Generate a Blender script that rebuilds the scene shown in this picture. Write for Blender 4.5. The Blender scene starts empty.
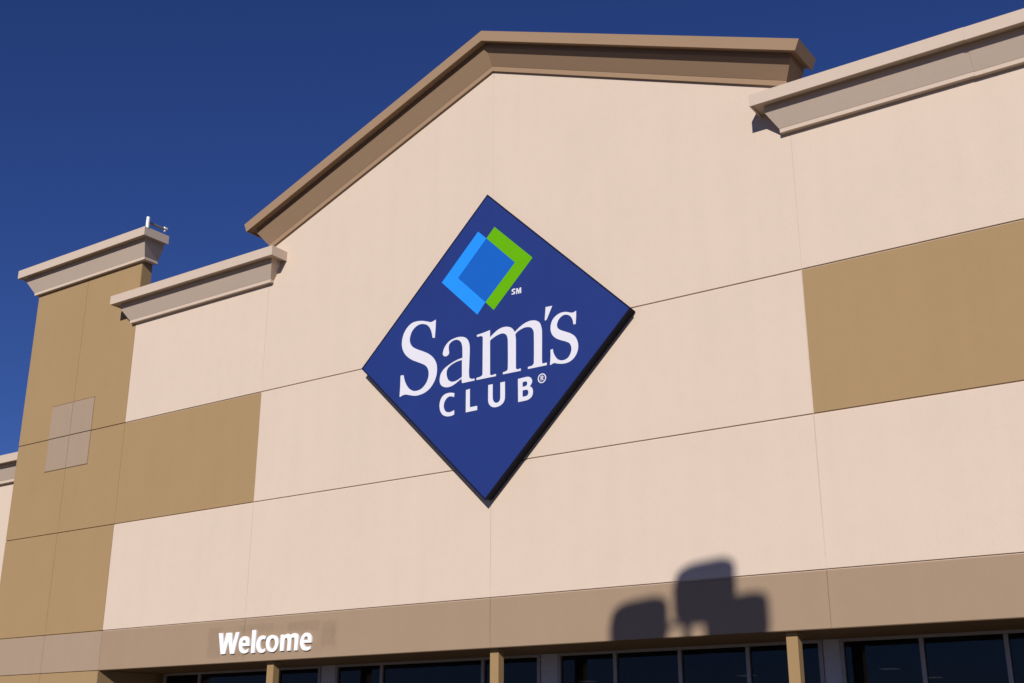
import bpy, bmesh, math, random
from mathutils import Vector, Matrix

random.seed(7)
SC = bpy.context.scene
COL = SC.collection

# ------------------------------------------------------------------ helpers
def link(o):
    COL.objects.link(o)
    return o

def empty(name, loc, label, cat, group=None):
    o = bpy.data.objects.new(name, None)
    o.empty_display_size = 0.3
    o.location = loc
    link(o)
    o['label'] = label
    o['category'] = cat
    if group:
        o['group'] = group
    return o

def obj(name, bm, mat, parent=None, smooth=False, label=None):
    bmesh.ops.recalc_face_normals(bm, faces=bm.faces[:])
    me = bpy.data.meshes.new(name)
    bm.to_mesh(me)
    bm.free()
    me.materials.append(mat)
    if smooth:
        for p in me.polygons:
            p.use_smooth = True
    o = bpy.data.objects.new(name, me)
    link(o)
    if parent is not None:
        o.parent = parent
        if parent.type == 'EMPTY':
            o.matrix_parent_inverse = Matrix.Translation(-Vector(parent.location))
    if label:
        o['label'] = label
    return o

def box(bm, x0, x1, y0, y1, z0, z1, ch=0.0, seg=2):
    """axis aligned box, its edges chamfered by ch"""
    t = bmesh.new()
    vs = [t.verts.new((x, y, z)) for x in (x0, x1) for y in (y0, y1) for z in (z0, z1)]
    for f in ((0, 1, 3, 2), (4, 6, 7, 5), (0, 4, 5, 1), (2, 3, 7, 6), (0, 2, 6, 4), (1, 5, 7, 3)):
        t.faces.new([vs[i] for i in f])
    if ch:
        bmesh.ops.bevel(t, geom=t.edges[:], offset=ch, segments=seg, affect='EDGES', profile=0.5)
    me = bpy.data.meshes.new('tmp')
    t.to_mesh(me)
    t.free()
    bm.from_mesh(me)
    bpy.data.meshes.remove(me)
    return bm

def tube(bm, a, b, r0, r1=None, n=16):
    a, b = Vector(a), Vector(b)
    r1 = r0 if r1 is None else r1
    d = (b - a).normalized()
    u = d.orthogonal().normalized()
    w = d.cross(u)
    A = [bm.verts.new(a + r0 * (math.cos(2*math.pi*i/n) * u + math.sin(2*math.pi*i/n) * w)) for i in range(n)]
    B = [bm.verts.new(b + r1 * (math.cos(2*math.pi*i/n) * u + math.sin(2*math.pi*i/n) * w)) for i in range(n)]
    for i in range(n):
        bm.faces.new((A[i], A[(i+1) % n], B[(i+1) % n], B[i]))
    bm.faces.new(A[::-1])
    bm.faces.new(B)
    return bm

def inset_poly(P, d):
    """inset a convex counter-clockwise (x, z) polygon by d"""
    n = len(P)
    out = []
    for i in range(n):
        p0, p1, p2 = Vector(P[i-1]), Vector(P[i]), Vector(P[(i+1) % n])
        e1, e2 = (p1 - p0).normalized(), (p2 - p1).normalized()
        n1, n2 = Vector((-e1.y, e1.x)), Vector((-e2.y, e2.x))
        m = (n1 + n2)
        out.append(p1 + m * (d / (1 + n1.dot(n2))))
    return out

def slab(bm, P, yf, yb, ch=0.006):
    """convex (x, z) polygon standing in the wall plane, from yf (front) to yb, with a chamfered front edge"""
    Q = inset_poly(P, ch)
    n = len(P)
    F = [bm.verts.new((q[0], yf, q[1])) for q in Q]
    M = [bm.verts.new((q[0], yf + ch, q[1])) for q in P]
    B = [bm.verts.new((q[0], yb, q[1])) for q in P]
    bm.faces.new(F)
    bm.faces.new(B[::-1])
    for i in range(n):
        j = (i + 1) % n
        bm.faces.new((F[i], M[i], M[j], F[j]))
        bm.faces.new((M[i], B[i], B[j], M[j]))
    return bm

def rect(x0, x1, z0, z1):
    return [(x0, z0), (x1, z0), (x1, z1), (x0, z1)]

def glyph(bm, loops, yf, yb):
    """flat cut-out letter from closed (x, z) outlines, with thickness"""
    es = []
    for L in loops:
        n = len(L)
        F = [bm.verts.new((x, yf, z)) for x, z in L]
        B = [bm.verts.new((x, yb, z)) for x, z in L]
        for i in range(n):
            es.append(bm.edges.new((F[i], F[(i+1) % n])))
        for i in range(n):
            bm.faces.new((F[i], F[(i+1) % n], B[(i+1) % n], B[i]))
    bmesh.ops.triangle_fill(bm, use_beauty=True, use_dissolve=False, edges=es, normal=(0, -1, 0))
    return bm

# ------------------------------------------------------------------ materials
class NT:
    def __init__(s, name):
        s.m = bpy.data.materials.new(name)
        s.m.use_nodes = True
        s.t = s.m.node_tree
        s.b = s.t.nodes['Principled BSDF']
    def n(s, typ, **kw):
        nd = s.t.nodes.new(typ)
        for k, v in kw.items():
            setattr(nd, k, v)
        return nd
    def l(s, a, b):
        s.t.links.new(a, b)
    def val(s, sock, v):
        if hasattr(v, 'is_linked'):
            s.l(v, sock)
        else:
            sock.default_value = v
    def math(s, op, a, b=0.0, c=None):
        nd = s.n('ShaderNodeMath', operation=op)
        s.val(nd.inputs[0], a)
        s.val(nd.inputs[1], b)
        if c is not None:
            s.val(nd.inputs[2], c)
        return nd.outputs[0]
    def noise(s, vec, scale, detail=3.0, rough=0.55):
        nd = s.n('ShaderNodeTexNoise')
        s.l(vec, nd.inputs['Vector'])
        nd.inputs['Scale'].default_value = scale
        nd.inputs['Detail'].default_value = detail
        nd.inputs['Roughness'].default_value = rough
        return nd.outputs['Fac']
    def mapping(s, vec, sc):
        nd = s.n('ShaderNodeMapping')
        s.l(vec, nd.inputs['Vector'])
        nd.inputs['Scale'].default_value = sc
        return nd.outputs['Vector']
    def ramp(s, f, a, b, lo, hi, kind='LINEAR'):
        nd = s.n('ShaderNodeMapRange', interpolation_type=kind)
        s.val(nd.inputs['Value'], f)
        nd.inputs['From Min'].default_value = a
        nd.inputs['From Max'].default_value = b
        nd.inputs['To Min'].default_value = lo
        nd.inputs['To Max'].default_value = hi
        return nd.outputs['Result']
    def scale_colour(s, col, fac):
        nd = s.n('ShaderNodeVectorMath', operation='SCALE')
        s.val(nd.inputs[0], col)
        s.val(nd.inputs['Scale'], fac)
        return nd.outputs['Vector']

def wall_mat(name, col, rough=0.9, amp=1.0, stain=None, bump=0.25, dirt=0.0):
    """painted tilt-up concrete: broad mottling, faint vertical streaks, fine grain"""
    k = NT(name)
    P = k.n('ShaderNodeTexCoord').outputs['Object']
    big = k.ramp(k.noise(P, 0.55, 4), 0.3, 0.7, 1 - 0.012*amp, 1 + 0.012*amp)
    streak = k.ramp(k.noise(k.mapping(P, (2.2, 1, 0.16)), 1.0, 4), 0.3, 0.7, 1 - 0.012*amp, 1 + 0.012*amp)
    cloud = k.ramp(k.noise(P, 3.1, 5, 0.65), 0.3, 0.7, 1 - 0.013*amp, 1 + 0.013*amp)
    fine = k.ramp(k.noise(P, 30, 3, 0.75), 0.25, 0.75, 1 - 0.065*amp, 1 + 0.065*amp)
    f = k.math('MULTIPLY', k.math('MULTIPLY', big, streak), k.math('MULTIPLY', cloud, fine))
    if stain:
        xyz = k.n('ShaderNodeSeparateXYZ')
        k.l(P, xyz.inputs[0])
        wob = k.noise(P, 7.0, 4)
        wx = k.math('ADD', xyz.outputs['X'], k.ramp(wob, 0, 1, -0.12, 0.12))
        wz = k.math('ADD', xyz.outputs['Z'], k.ramp(wob, 0, 1, 0.1, -0.1))
        blot = k.ramp(k.noise(P, 5.0, 4), 0.3, 0.65, 0.45, 1.0)
        for (x0, x1, z0, z1, d) in stain:
            dx = k.math('SUBTRACT', (x1 - x0)/2, k.math('ABSOLUTE', k.math('SUBTRACT', wx, (x0 + x1)/2)))
            dz = k.math('SUBTRACT', (z1 - z0)/2, k.math('ABSOLUTE', k.math('SUBTRACT', wz, (z0 + z1)/2)))
            m = k.ramp(k.math('MINIMUM', dx, dz), -0.03, 0.05, 0.0, 1.0, 'SMOOTHSTEP')
            f = k.math('MULTIPLY', f, k.math('SUBTRACT', 1.0, k.math('MULTIPLY', k.math('MULTIPLY', m, blot), d)))
    c = k.scale_colour(tuple(col), f)
    k.l(c, k.b.inputs['Base Color'])
    k.b.inputs['Roughness'].default_value = rough
    k.b.inputs['Specular IOR Level'].default_value = 0.25
    if bump:
        bn = k.n('ShaderNodeBump')
        bn.inputs['Strength'].default_value = bump
        bn.inputs['Distance'].default_value = 0.01
        k.l(k.noise(P, 60, 4, 0.7), bn.inputs['Height'])
        k.l(bn.outputs['Normal'], k.b.inputs['Normal'])
    return k.m

def plain(name, col, rough=0.5, metal=0.0, amp=0.03, spec=0.5, scale=5.0):
    k = NT(name)
    P = k.n('ShaderNodeTexCoord').outputs['Object']
    f = k.ramp(k.noise(P, scale, 4), 0.3, 0.7, 1 - amp, 1 + amp)
    k.l(k.scale_colour(tuple(col), f), k.b.inputs['Base Color'])
    k.b.inputs['Roughness'].default_value = rough
    k.b.inputs['Metallic'].default_value = metal
    k.b.inputs['Specular IOR Level'].default_value = spec
    return k.m
# outlines of the lettering and emblem in the facade plane: (x, z) in metres
GLYPHS = {
 'S': [
  [(-1.632,12.621), (-1.633,12.536), (-1.635,12.452), (-1.637,12.368), (-1.642,12.282), (-1.649,12.195), (-1.655,12.108), (-1.732,12.13), (-1.739,12.17), (-1.746,12.21), (-1.756,12.251), (-1.772,12.301), (-1.792,12.354), (-1.816,12.404), (-1.844,12.446), (-1.879,12.486), (-1.917,12.52), (-1.957,12.546), (-2.002,12.566), (-2.047,12.581), (-2.093,12.593), (-2.139,12.599), (-2.184,12.599), (-2.235,12.589), (-2.286,12.573), (-2.333,12.55), (-2.377,12.52), (-2.417,12.483), (-2.451,12.442), (-2.477,12.394), (-2.497,12.342), (-2.51,12.293), (-2.516,12.252), (-2.516,12.21), (-2.51,12.169), (-2.497,12.128), (-2.478,12.088), (-2.454,12.051), (-2.425,12.019), (-2.392,11.989), (-2.356,11.962), (-2.309,11.934), (-2.256,11.906), (-2.203,11.88), (-2.141,11.85), (-2.074,11.819), (-2.009,11.787), (-1.95,11.756), (-1.892,11.724), (-1.837,11.689), (-1.783,11.648), (-1.732,11.603), (-1.686,11.556), (-1.648,11.506), (-1.615,11.453), (-1.59,11.4), (-1.572,11.347), (-1.562,11.293), (-1.557,11.239), (-1.556,11.178), (-1.561,11.115), (-1.572,11.053), (-1.591,10.993), (-1.615,10.934), (-1.646,10.878), (-1.685,10.825), (-1.73,10.774), (-1.779,10.73), (-1.832,10.694), (-1.891,10.664), (-1.952,10.64), (-2.013,10.623), (-2.079,10.613), (-2.14,10.606), (-2.188,10.603), (-2.237,10.605), (-2.287,10.61), (-2.343,10.622), (-2.402,10.639), (-2.459,10.656), (-2.511,10.671), (-2.563,10.688), (-2.61,10.698), (-2.647,10.699), (-2.684,10.695), (-2.716,10.688), (-2.743,10.68), (-2.768,10.67), (-2.793,10.659), (-2.811,10.679), (-2.807,10.765), (-2.802,10.851), (-2.8,10.938), (-2.799,11.04), (-2.799,11.15), (-2.8,11.259), (-2.696,11.255), (-2.685,11.211), (-2.674,11.167), (-2.66,11.123), (-2.641,11.073), (-2.617,11.021), (-2.59,10.972), (-2.56,10.926), (-2.525,10.882), (-2.487,10.843), (-2.446,10.81), (-2.401,10.781), (-2.356,10.759), (-2.314,10.746), (-2.271,10.739), (-2.228,10.737), (-2.179,10.74), (-2.128,10.747), (-2.082,10.761), (-2.037,10.783), (-1.996,10.813), (-1.958,10.846), (-1.924,10.883), (-1.894,10.924), (-1.87,10.968), (-1.851,11.016), (-1.839,11.067), (-1.832,11.116), (-1.833,11.164), (-1.841,11.213), (-1.853,11.258), (-1.871,11.296), (-1.895,11.334), (-1.924,11.368), (-1.959,11.397), (-1.999,11.424), (-2.04,11.448), (-2.099,11.478), (-2.167,11.51), (-2.235,11.542), (-2.301,11.575), (-2.368,11.607), (-2.43,11.642), (-2.485,11.678), (-2.538,11.717), (-2.585,11.758), (-2.627,11.798), (-2.665,11.841), (-2.699,11.885), (-2.727,11.935), (-2.752,11.988), (-2.77,12.041), (-2.782,12.095), (-2.789,12.151), (-2.789,12.205), (-2.784,12.263), (-2.773,12.322), (-2.757,12.377), (-2.736,12.429), (-2.71,12.478), (-2.68,12.523), (-2.646,12.564), (-2.607,12.601), (-2.566,12.633), (-2.523,12.66), (-2.476,12.682), (-2.425,12.698), (-2.37,12.706), (-2.311,12.708), (-2.252,12.705), (-2.195,12.7), (-2.137,12.69), (-2.08,12.677), (-2.02,12.66), (-1.96,12.639), (-1.907,12.621), (-1.871,12.607), (-1.834,12.593), (-1.8,12.584), (-1.767,12.586), (-1.736,12.593), (-1.707,12.601), (-1.682,12.607), (-1.657,12.614)],
 ],
 'a': [
  [(-1.367,11.658), (-1.371,11.637), (-1.373,11.615), (-1.375,11.593), (-1.335,11.538), (-1.314,11.531), (-1.293,11.524), (-1.272,11.521), (-1.247,11.523), (-1.221,11.529), (-1.2,11.539), (-1.183,11.554), (-1.17,11.572), (-1.163,11.593), (-1.164,11.618), (-1.17,11.646), (-1.174,11.674), (-1.178,11.709), (-1.181,11.747), (-1.18,11.781), (-1.173,11.807), (-1.161,11.832), (-1.144,11.853), (-1.12,11.873), (-1.09,11.89), (-1.06,11.903), (-1.03,11.912), (-0.998,11.918), (-0.966,11.919), (-0.934,11.917), (-0.902,11.91), (-0.872,11.898), (-0.843,11.882), (-0.816,11.862), (-0.793,11.838), (-0.774,11.811), (-0.759,11.781), (-0.748,11.751), (-0.738,11.712), (-0.731,11.67), (-0.727,11.629), (-0.724,11.555), (-0.723,11.467), (-0.722,11.38), (-0.764,11.375), (-0.805,11.37), (-0.846,11.364), (-0.896,11.354), (-0.949,11.341), (-1.001,11.327), (-1.062,11.306), (-1.127,11.282), (-1.187,11.256), (-1.237,11.232), (-1.284,11.206), (-1.327,11.177), (-1.362,11.146), (-1.393,11.112), (-1.419,11.076), (-1.437,11.036), (-1.449,10.993), (-1.456,10.952), (-1.459,10.912), (-1.457,10.871), (-1.45,10.833), (-1.439,10.803), (-1.422,10.773), (-1.401,10.747), (-1.376,10.724), (-1.346,10.704), (-1.315,10.688), (-1.28,10.676), (-1.242,10.667), (-1.205,10.661), (-1.164,10.659), (-1.121,10.661), (-1.08,10.666), (-1.034,10.678), (-0.987,10.694), (-0.942,10.712), (-0.898,10.733), (-0.856,10.756), (-0.819,10.776), (-0.794,10.789), (-0.769,10.801), (-0.743,10.814), (-0.725,10.69), (-0.679,10.69), (-0.633,10.689), (-0.588,10.69), (-0.508,10.691), (-0.414,10.692), (-0.32,10.694), (-0.321,10.745), (-0.421,10.75), (-0.492,10.796), (-0.497,10.844), (-0.503,10.892), (-0.506,10.94), (-0.505,11.017), (-0.501,11.106), (-0.498,11.196), (-0.495,11.284), (-0.492,11.373), (-0.49,11.453), (-0.489,11.517), (-0.49,11.581), (-0.492,11.636), (-0.496,11.672), (-0.503,11.709), (-0.513,11.745), (-0.525,11.779), (-0.541,11.814), (-0.56,11.846), (-0.585,11.874), (-0.614,11.9), (-0.645,11.922), (-0.678,11.939), (-0.713,11.952), (-0.748,11.961), (-0.789,11.969), (-0.831,11.975), (-0.873,11.978), (-0.92,11.977), (-0.968,11.972), (-1.014,11.966), (-1.058,11.957), (-1.1,11.947), (-1.139,11.932), (-1.178,11.912), (-1.215,11.888), (-1.248,11.86), (-1.28,11.828), (-1.308,11.792), (-1.331,11.757), (-1.347,11.724), (-1.358,11.689)],
  [(-0.737,11.323), (-0.729,10.863), (-0.759,10.848), (-0.789,10.833), (-0.82,10.82), (-0.855,10.807), (-0.891,10.796), (-0.928,10.787), (-0.964,10.781), (-1.002,10.779), (-1.036,10.78), (-1.063,10.786), (-1.089,10.796), (-1.114,10.809), (-1.138,10.825), (-1.16,10.843), (-1.178,10.864), (-1.195,10.89), (-1.21,10.92), (-1.221,10.949), (-1.229,10.984), (-1.234,11.021), (-1.236,11.056), (-1.233,11.087), (-1.227,11.117), (-1.216,11.144), (-1.2,11.169), (-1.179,11.192), (-1.155,11.211), (-1.119,11.233), (-1.076,11.254), (-1.031,11.272), (-0.981,11.288), (-0.928,11.302), (-0.876,11.312), (-0.83,11.317), (-0.784,11.32)],
 ],
 'm': [
  [(-0.264,11.918), (-0.198,11.924), (-0.132,11.929), (-0.067,11.936), (0.005,11.945), (0.08,11.956), (0.155,11.967), (0.156,11.771), (0.196,11.799), (0.235,11.827), (0.275,11.854), (0.317,11.88), (0.36,11.905), (0.404,11.926), (0.451,11.942), (0.499,11.954), (0.548,11.961), (0.596,11.963), (0.645,11.959), (0.692,11.951), (0.737,11.938), (0.781,11.92), (0.819,11.898), (0.851,11.871), (0.878,11.84), (0.899,11.813), (0.909,11.795), (0.916,11.777), (0.924,11.758), (0.967,11.79), (1.011,11.821), (1.056,11.85), (1.107,11.879), (1.16,11.906), (1.213,11.929), (1.264,11.945), (1.318,11.958), (1.369,11.966), (1.416,11.967), (1.464,11.963), (1.509,11.956), (1.547,11.946), (1.583,11.932), (1.617,11.915), (1.646,11.895), (1.672,11.871), (1.693,11.845), (1.71,11.813), (1.723,11.777), (1.732,11.741), (1.742,11.701), (1.749,11.658), (1.753,11.615), (1.752,11.385), (1.748,11.087), (1.746,10.863), (1.748,10.832), (1.751,10.8), (1.755,10.768), (1.888,10.771), (1.887,10.704), (1.327,10.704), (1.327,10.758), (1.456,10.769), (1.476,10.787), (1.495,10.805), (1.505,10.827), (1.511,11.058), (1.512,11.371), (1.51,11.609), (1.506,11.643), (1.498,11.678), (1.486,11.709), (1.471,11.733), (1.452,11.756), (1.431,11.775), (1.407,11.79), (1.38,11.801), (1.353,11.81), (1.319,11.816), (1.281,11.82), (1.244,11.821), (1.203,11.816), (1.16,11.807), (1.119,11.796), (1.079,11.783), (1.042,11.767), (1.009,11.75), (0.986,11.733), (0.966,11.713), (0.946,11.693), (0.952,11.646), (0.958,11.599), (0.962,11.553), (0.963,11.344), (0.962,11.067), (0.962,10.792), (0.999,10.752), (1.111,10.759), (1.111,10.698), (0.566,10.7), (0.566,10.754), (0.673,10.768), (0.691,10.784), (0.709,10.801), (0.717,10.822), (0.721,11.043), (0.719,11.343), (0.715,11.573), (0.712,11.613), (0.704,11.653), (0.693,11.688), (0.681,11.713), (0.665,11.738), (0.645,11.758), (0.621,11.775), (0.593,11.788), (0.565,11.796), (0.53,11.8), (0.491,11.8), (0.453,11.796), (0.411,11.788), (0.367,11.775), (0.324,11.761), (0.284,11.745), (0.245,11.729), (0.212,11.713), (0.193,11.702), (0.175,11.689), (0.157,11.676), (0.165,10.771), (0.203,10.737), (0.35,10.752), (0.351,10.692), (-0.261,10.692), (-0.261,10.75), (-0.217,10.754), (-0.173,10.757), (-0.135,10.764), (-0.112,10.773), (-0.091,10.786), (-0.071,10.799), (-0.072,11.825), (-0.131,11.864), (-0.256,11.861)],
 ],
 'apostrophe': [
  [(1.867,12.236), (2.066,12.229), (2.007,12.114), (1.948,11.998), (1.904,11.914), (1.897,11.904), (1.888,11.894), (1.879,11.884), (1.837,11.887)],
 ],
 's': [
  [(2.761,11.952), (2.759,11.894), (2.758,11.837), (2.755,11.779), (2.751,11.721), (2.745,11.663), (2.74,11.606), (2.675,11.614), (2.671,11.648), (2.667,11.683), (2.659,11.718), (2.646,11.755), (2.628,11.791), (2.608,11.823), (2.585,11.848), (2.558,11.87), (2.528,11.888), (2.495,11.902), (2.459,11.912), (2.424,11.915), (2.388,11.91), (2.352,11.899), (2.319,11.883), (2.288,11.862), (2.26,11.835), (2.236,11.805), (2.217,11.769), (2.203,11.729), (2.196,11.692), (2.198,11.664), (2.207,11.636), (2.216,11.607), (2.238,11.587), (2.26,11.566), (2.284,11.548), (2.324,11.526), (2.37,11.503), (2.417,11.481), (2.47,11.456), (2.527,11.43), (2.579,11.401), (2.627,11.369), (2.672,11.333), (2.71,11.295), (2.74,11.253), (2.764,11.208), (2.781,11.162), (2.794,11.117), (2.8,11.071), (2.802,11.026), (2.799,10.979), (2.79,10.932), (2.776,10.887), (2.755,10.845), (2.73,10.805), (2.701,10.77), (2.67,10.74), (2.635,10.714), (2.596,10.692), (2.555,10.675), (2.51,10.663), (2.463,10.656), (2.415,10.654), (2.364,10.656), (2.316,10.662), (2.269,10.671), (2.222,10.683), (2.182,10.694), (2.157,10.704), (2.132,10.715), (2.108,10.721), (2.087,10.719), (2.067,10.712), (2.048,10.705), (2.03,10.699), (2.012,10.693), (1.994,10.686), (1.989,10.692), (1.984,10.698), (1.982,10.704), (1.986,10.753), (1.993,10.819), (1.999,10.887), (2.001,10.951), (2.001,11.016), (2.001,11.081), (2.065,11.093), (2.071,11.058), (2.078,11.024), (2.087,10.99), (2.1,10.955), (2.116,10.921), (2.134,10.888), (2.155,10.857), (2.178,10.827), (2.205,10.801), (2.235,10.78), (2.268,10.763), (2.302,10.751), (2.337,10.745), (2.372,10.743), (2.406,10.745), (2.439,10.753), (2.472,10.764), (2.501,10.78), (2.527,10.803), (2.551,10.83), (2.57,10.86), (2.587,10.895), (2.6,10.933), (2.607,10.971), (2.608,11.008), (2.603,11.045), (2.594,11.079), (2.583,11.106), (2.567,11.132), (2.546,11.155), (2.516,11.176), (2.48,11.196), (2.443,11.215), (2.392,11.237), (2.334,11.261), (2.28,11.286), (2.233,11.311), (2.187,11.337), (2.146,11.366), (2.112,11.396), (2.082,11.429), (2.057,11.464), (2.037,11.501), (2.023,11.541), (2.013,11.58), (2.008,11.621), (2.008,11.662), (2.011,11.702), (2.019,11.742), (2.03,11.781), (2.046,11.817), (2.067,11.851), (2.093,11.882), (2.123,11.91), (2.156,11.933), (2.192,11.953), (2.229,11.969), (2.268,11.981), (2.308,11.989), (2.35,11.993), (2.395,11.992), (2.441,11.986), (2.485,11.978), (2.527,11.964), (2.568,11.947), (2.604,11.934), (2.629,11.928), (2.654,11.924), (2.678,11.924), (2.705,11.931), (2.733,11.941)],
 ],
 'C': [
  [(-0.964,10.46), (-0.976,10.359), (-0.997,10.369), (-1.019,10.378), (-1.041,10.386), (-1.067,10.393), (-1.096,10.399), (-1.124,10.4), (-1.153,10.394), (-1.182,10.383), (-1.207,10.368), (-1.233,10.346), (-1.257,10.319), (-1.277,10.29), (-1.291,10.26), (-1.301,10.228), (-1.306,10.196), (-1.307,10.166), (-1.304,10.135), (-1.297,10.106), (-1.286,10.079), (-1.272,10.053), (-1.254,10.031), (-1.235,10.013), (-1.211,9.998), (-1.186,9.987), (-1.16,9.979), (-1.131,9.974), (-1.103,9.973), (-1.074,9.977), (-1.046,9.983), (-1.02,9.99), (-1.001,9.995), (-0.982,10.002), (-0.964,10.008), (-0.961,9.891), (-0.988,9.883), (-1.014,9.875), (-1.041,9.87), (-1.075,9.867), (-1.111,9.867), (-1.148,9.869), (-1.185,9.874), (-1.222,9.882), (-1.256,9.894), (-1.286,9.908), (-1.315,9.925), (-1.341,9.946), (-1.366,9.973), (-1.389,10.003), (-1.408,10.035), (-1.423,10.072), (-1.434,10.111), (-1.442,10.149), (-1.446,10.183), (-1.447,10.216), (-1.445,10.248), (-1.439,10.283), (-1.429,10.319), (-1.416,10.353), (-1.399,10.385), (-1.378,10.415), (-1.353,10.441), (-1.325,10.461), (-1.293,10.477), (-1.258,10.489), (-1.22,10.496), (-1.178,10.499), (-1.138,10.499), (-1.101,10.496), (-1.064,10.49), (-1.031,10.483), (-1.008,10.476), (-0.986,10.468)],
 ],
 'L': [
  [(-0.593,10.482), (-0.469,10.495), (-0.462,10.002), (-0.231,10.004), (-0.229,9.892), (-0.59,9.887)],
 ],
 'U': [
  [(0.113,10.495), (0.25,10.497), (0.251,10.372), (0.251,10.248), (0.253,10.153), (0.255,10.126), (0.258,10.099), (0.265,10.074), (0.275,10.054), (0.288,10.034), (0.301,10.015), (0.322,10.004), (0.342,9.993), (0.363,9.986), (0.384,9.984), (0.405,9.985), (0.423,9.991), (0.441,10.001), (0.458,10.015), (0.471,10.031), (0.48,10.053), (0.486,10.078), (0.488,10.105), (0.489,10.212), (0.488,10.355), (0.486,10.499), (0.628,10.498), (0.629,10.35), (0.631,10.203), (0.63,10.091), (0.627,10.059), (0.62,10.027), (0.61,9.999), (0.595,9.974), (0.576,9.951), (0.554,9.932), (0.527,9.915), (0.497,9.9), (0.465,9.889), (0.428,9.881), (0.39,9.876), (0.352,9.875), (0.318,9.877), (0.283,9.884), (0.25,9.895), (0.221,9.91), (0.194,9.93), (0.17,9.952), (0.151,9.976), (0.136,10.002), (0.124,10.03), (0.117,10.059), (0.113,10.089), (0.112,10.119), (0.111,10.222), (0.112,10.359)],
 ],
 'B': [
  [(1.025,10.498), (1.111,10.502), (1.196,10.506), (1.264,10.507), (1.293,10.507), (1.323,10.504), (1.351,10.498), (1.376,10.486), (1.399,10.471), (1.421,10.455), (1.432,10.433), (1.443,10.412), (1.449,10.39), (1.45,10.365), (1.446,10.339), (1.438,10.316), (1.423,10.293), (1.403,10.271), (1.383,10.249), (1.406,10.231), (1.429,10.212), (1.448,10.191), (1.461,10.166), (1.47,10.139), (1.474,10.111), (1.474,10.081), (1.47,10.049), (1.462,10.019), (1.451,9.994), (1.434,9.972), (1.414,9.952), (1.389,9.935), (1.359,9.921), (1.327,9.91), (1.293,9.904), (1.255,9.901), (1.218,9.9), (1.162,9.898), (1.097,9.897), (1.032,9.896)],
  [(1.164,10.386), (1.191,10.39), (1.218,10.395), (1.241,10.397), (1.257,10.394), (1.274,10.389), (1.29,10.383), (1.297,10.371), (1.303,10.36), (1.307,10.348), (1.305,10.331), (1.301,10.312), (1.296,10.293), (1.278,10.284), (1.26,10.276), (1.241,10.27), (1.217,10.268), (1.191,10.268), (1.164,10.268)],
  [(1.164,10.173), (1.198,10.176), (1.233,10.179), (1.263,10.179), (1.283,10.174), (1.304,10.165), (1.324,10.155), (1.33,10.139), (1.336,10.122), (1.339,10.106), (1.337,10.084), (1.332,10.061), (1.323,10.042), (1.31,10.029), (1.293,10.019), (1.273,10.013), (1.241,10.011), (1.202,10.011), (1.164,10.012)],
 ],
 'ring': [
  [(1.865,10.389), (1.861,10.362), (1.852,10.336), (1.837,10.312), (1.818,10.293), (1.794,10.279), (1.768,10.27), (1.741,10.267), (1.714,10.271), (1.688,10.28), (1.665,10.296), (1.645,10.316), (1.631,10.339), (1.622,10.366), (1.619,10.394), (1.622,10.421), (1.631,10.447), (1.646,10.471), (1.666,10.49), (1.69,10.505), (1.716,10.513), (1.743,10.516), (1.77,10.512), (1.796,10.503), (1.819,10.487), (1.839,10.467), (1.853,10.443), (1.862,10.417)],
  [(1.835,10.39), (1.832,10.369), (1.825,10.348), (1.814,10.33), (1.799,10.315), (1.781,10.304), (1.762,10.298), (1.741,10.295), (1.721,10.298), (1.701,10.306), (1.684,10.317), (1.669,10.333), (1.658,10.351), (1.651,10.372), (1.649,10.393), (1.652,10.414), (1.659,10.435), (1.67,10.453), (1.685,10.468), (1.702,10.479), (1.722,10.486), (1.743,10.488), (1.763,10.485), (1.783,10.477), (1.8,10.466), (1.815,10.45), (1.826,10.432), (1.832,10.411)],
 ],
 'R': [
  [(1.702,10.455), (1.76,10.456), (1.783,10.441), (1.787,10.41), (1.764,10.388), (1.793,10.334), (1.765,10.333), (1.738,10.385), (1.725,10.385), (1.724,10.334), (1.701,10.333)],
  [(1.725,10.436), (1.755,10.436), (1.764,10.423), (1.759,10.409), (1.725,10.408)],
 ],
 'sS': [
  [(0.948,12.935), (0.943,12.899), (0.902,12.917), (0.87,12.903), (0.888,12.879), (0.939,12.856), (0.948,12.818), (0.916,12.789), (0.834,12.795), (0.829,12.832), (0.879,12.821), (0.907,12.831), (0.884,12.856), (0.838,12.882), (0.829,12.921), (0.861,12.946), (0.907,12.952)],
 ],
 'sM': [
  [(0.975,12.937), (1.021,12.935), (1.052,12.847), (1.08,12.934), (1.125,12.936), (1.129,12.778), (1.093,12.778), (1.093,12.882), (1.066,12.776), (1.039,12.778), (1.007,12.881), (1.002,12.782), (0.97,12.781)],
 ],
 'e_lb': [
  [(-0.263,14.842), (-1.46,13.648), (-0.257,12.477), (-0.001,12.769), (-0.912,13.654), (0.014,14.581)],
 ],
 'e_mb': [
  [(0.014,14.581), (0.934,13.67), (-0.001,12.769), (-0.912,13.654)],
 ],
 'e_g': [
  [(0.275,14.845), (1.481,13.674), (0.268,12.497), (-0.001,12.769), (0.934,13.67), (0.014,14.581)],
 ],
 'wW': [
  [(-9.409,4.859), (-9.252,4.855), (-9.176,4.517), (-9.103,4.851), (-8.888,4.847), (-8.822,4.508), (-8.722,4.849), (-8.575,4.846), (-8.737,4.267), (-8.895,4.269), (-8.994,4.613), (-9.093,4.275), (-9.275,4.275)],
 ],
 'we': [
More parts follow.
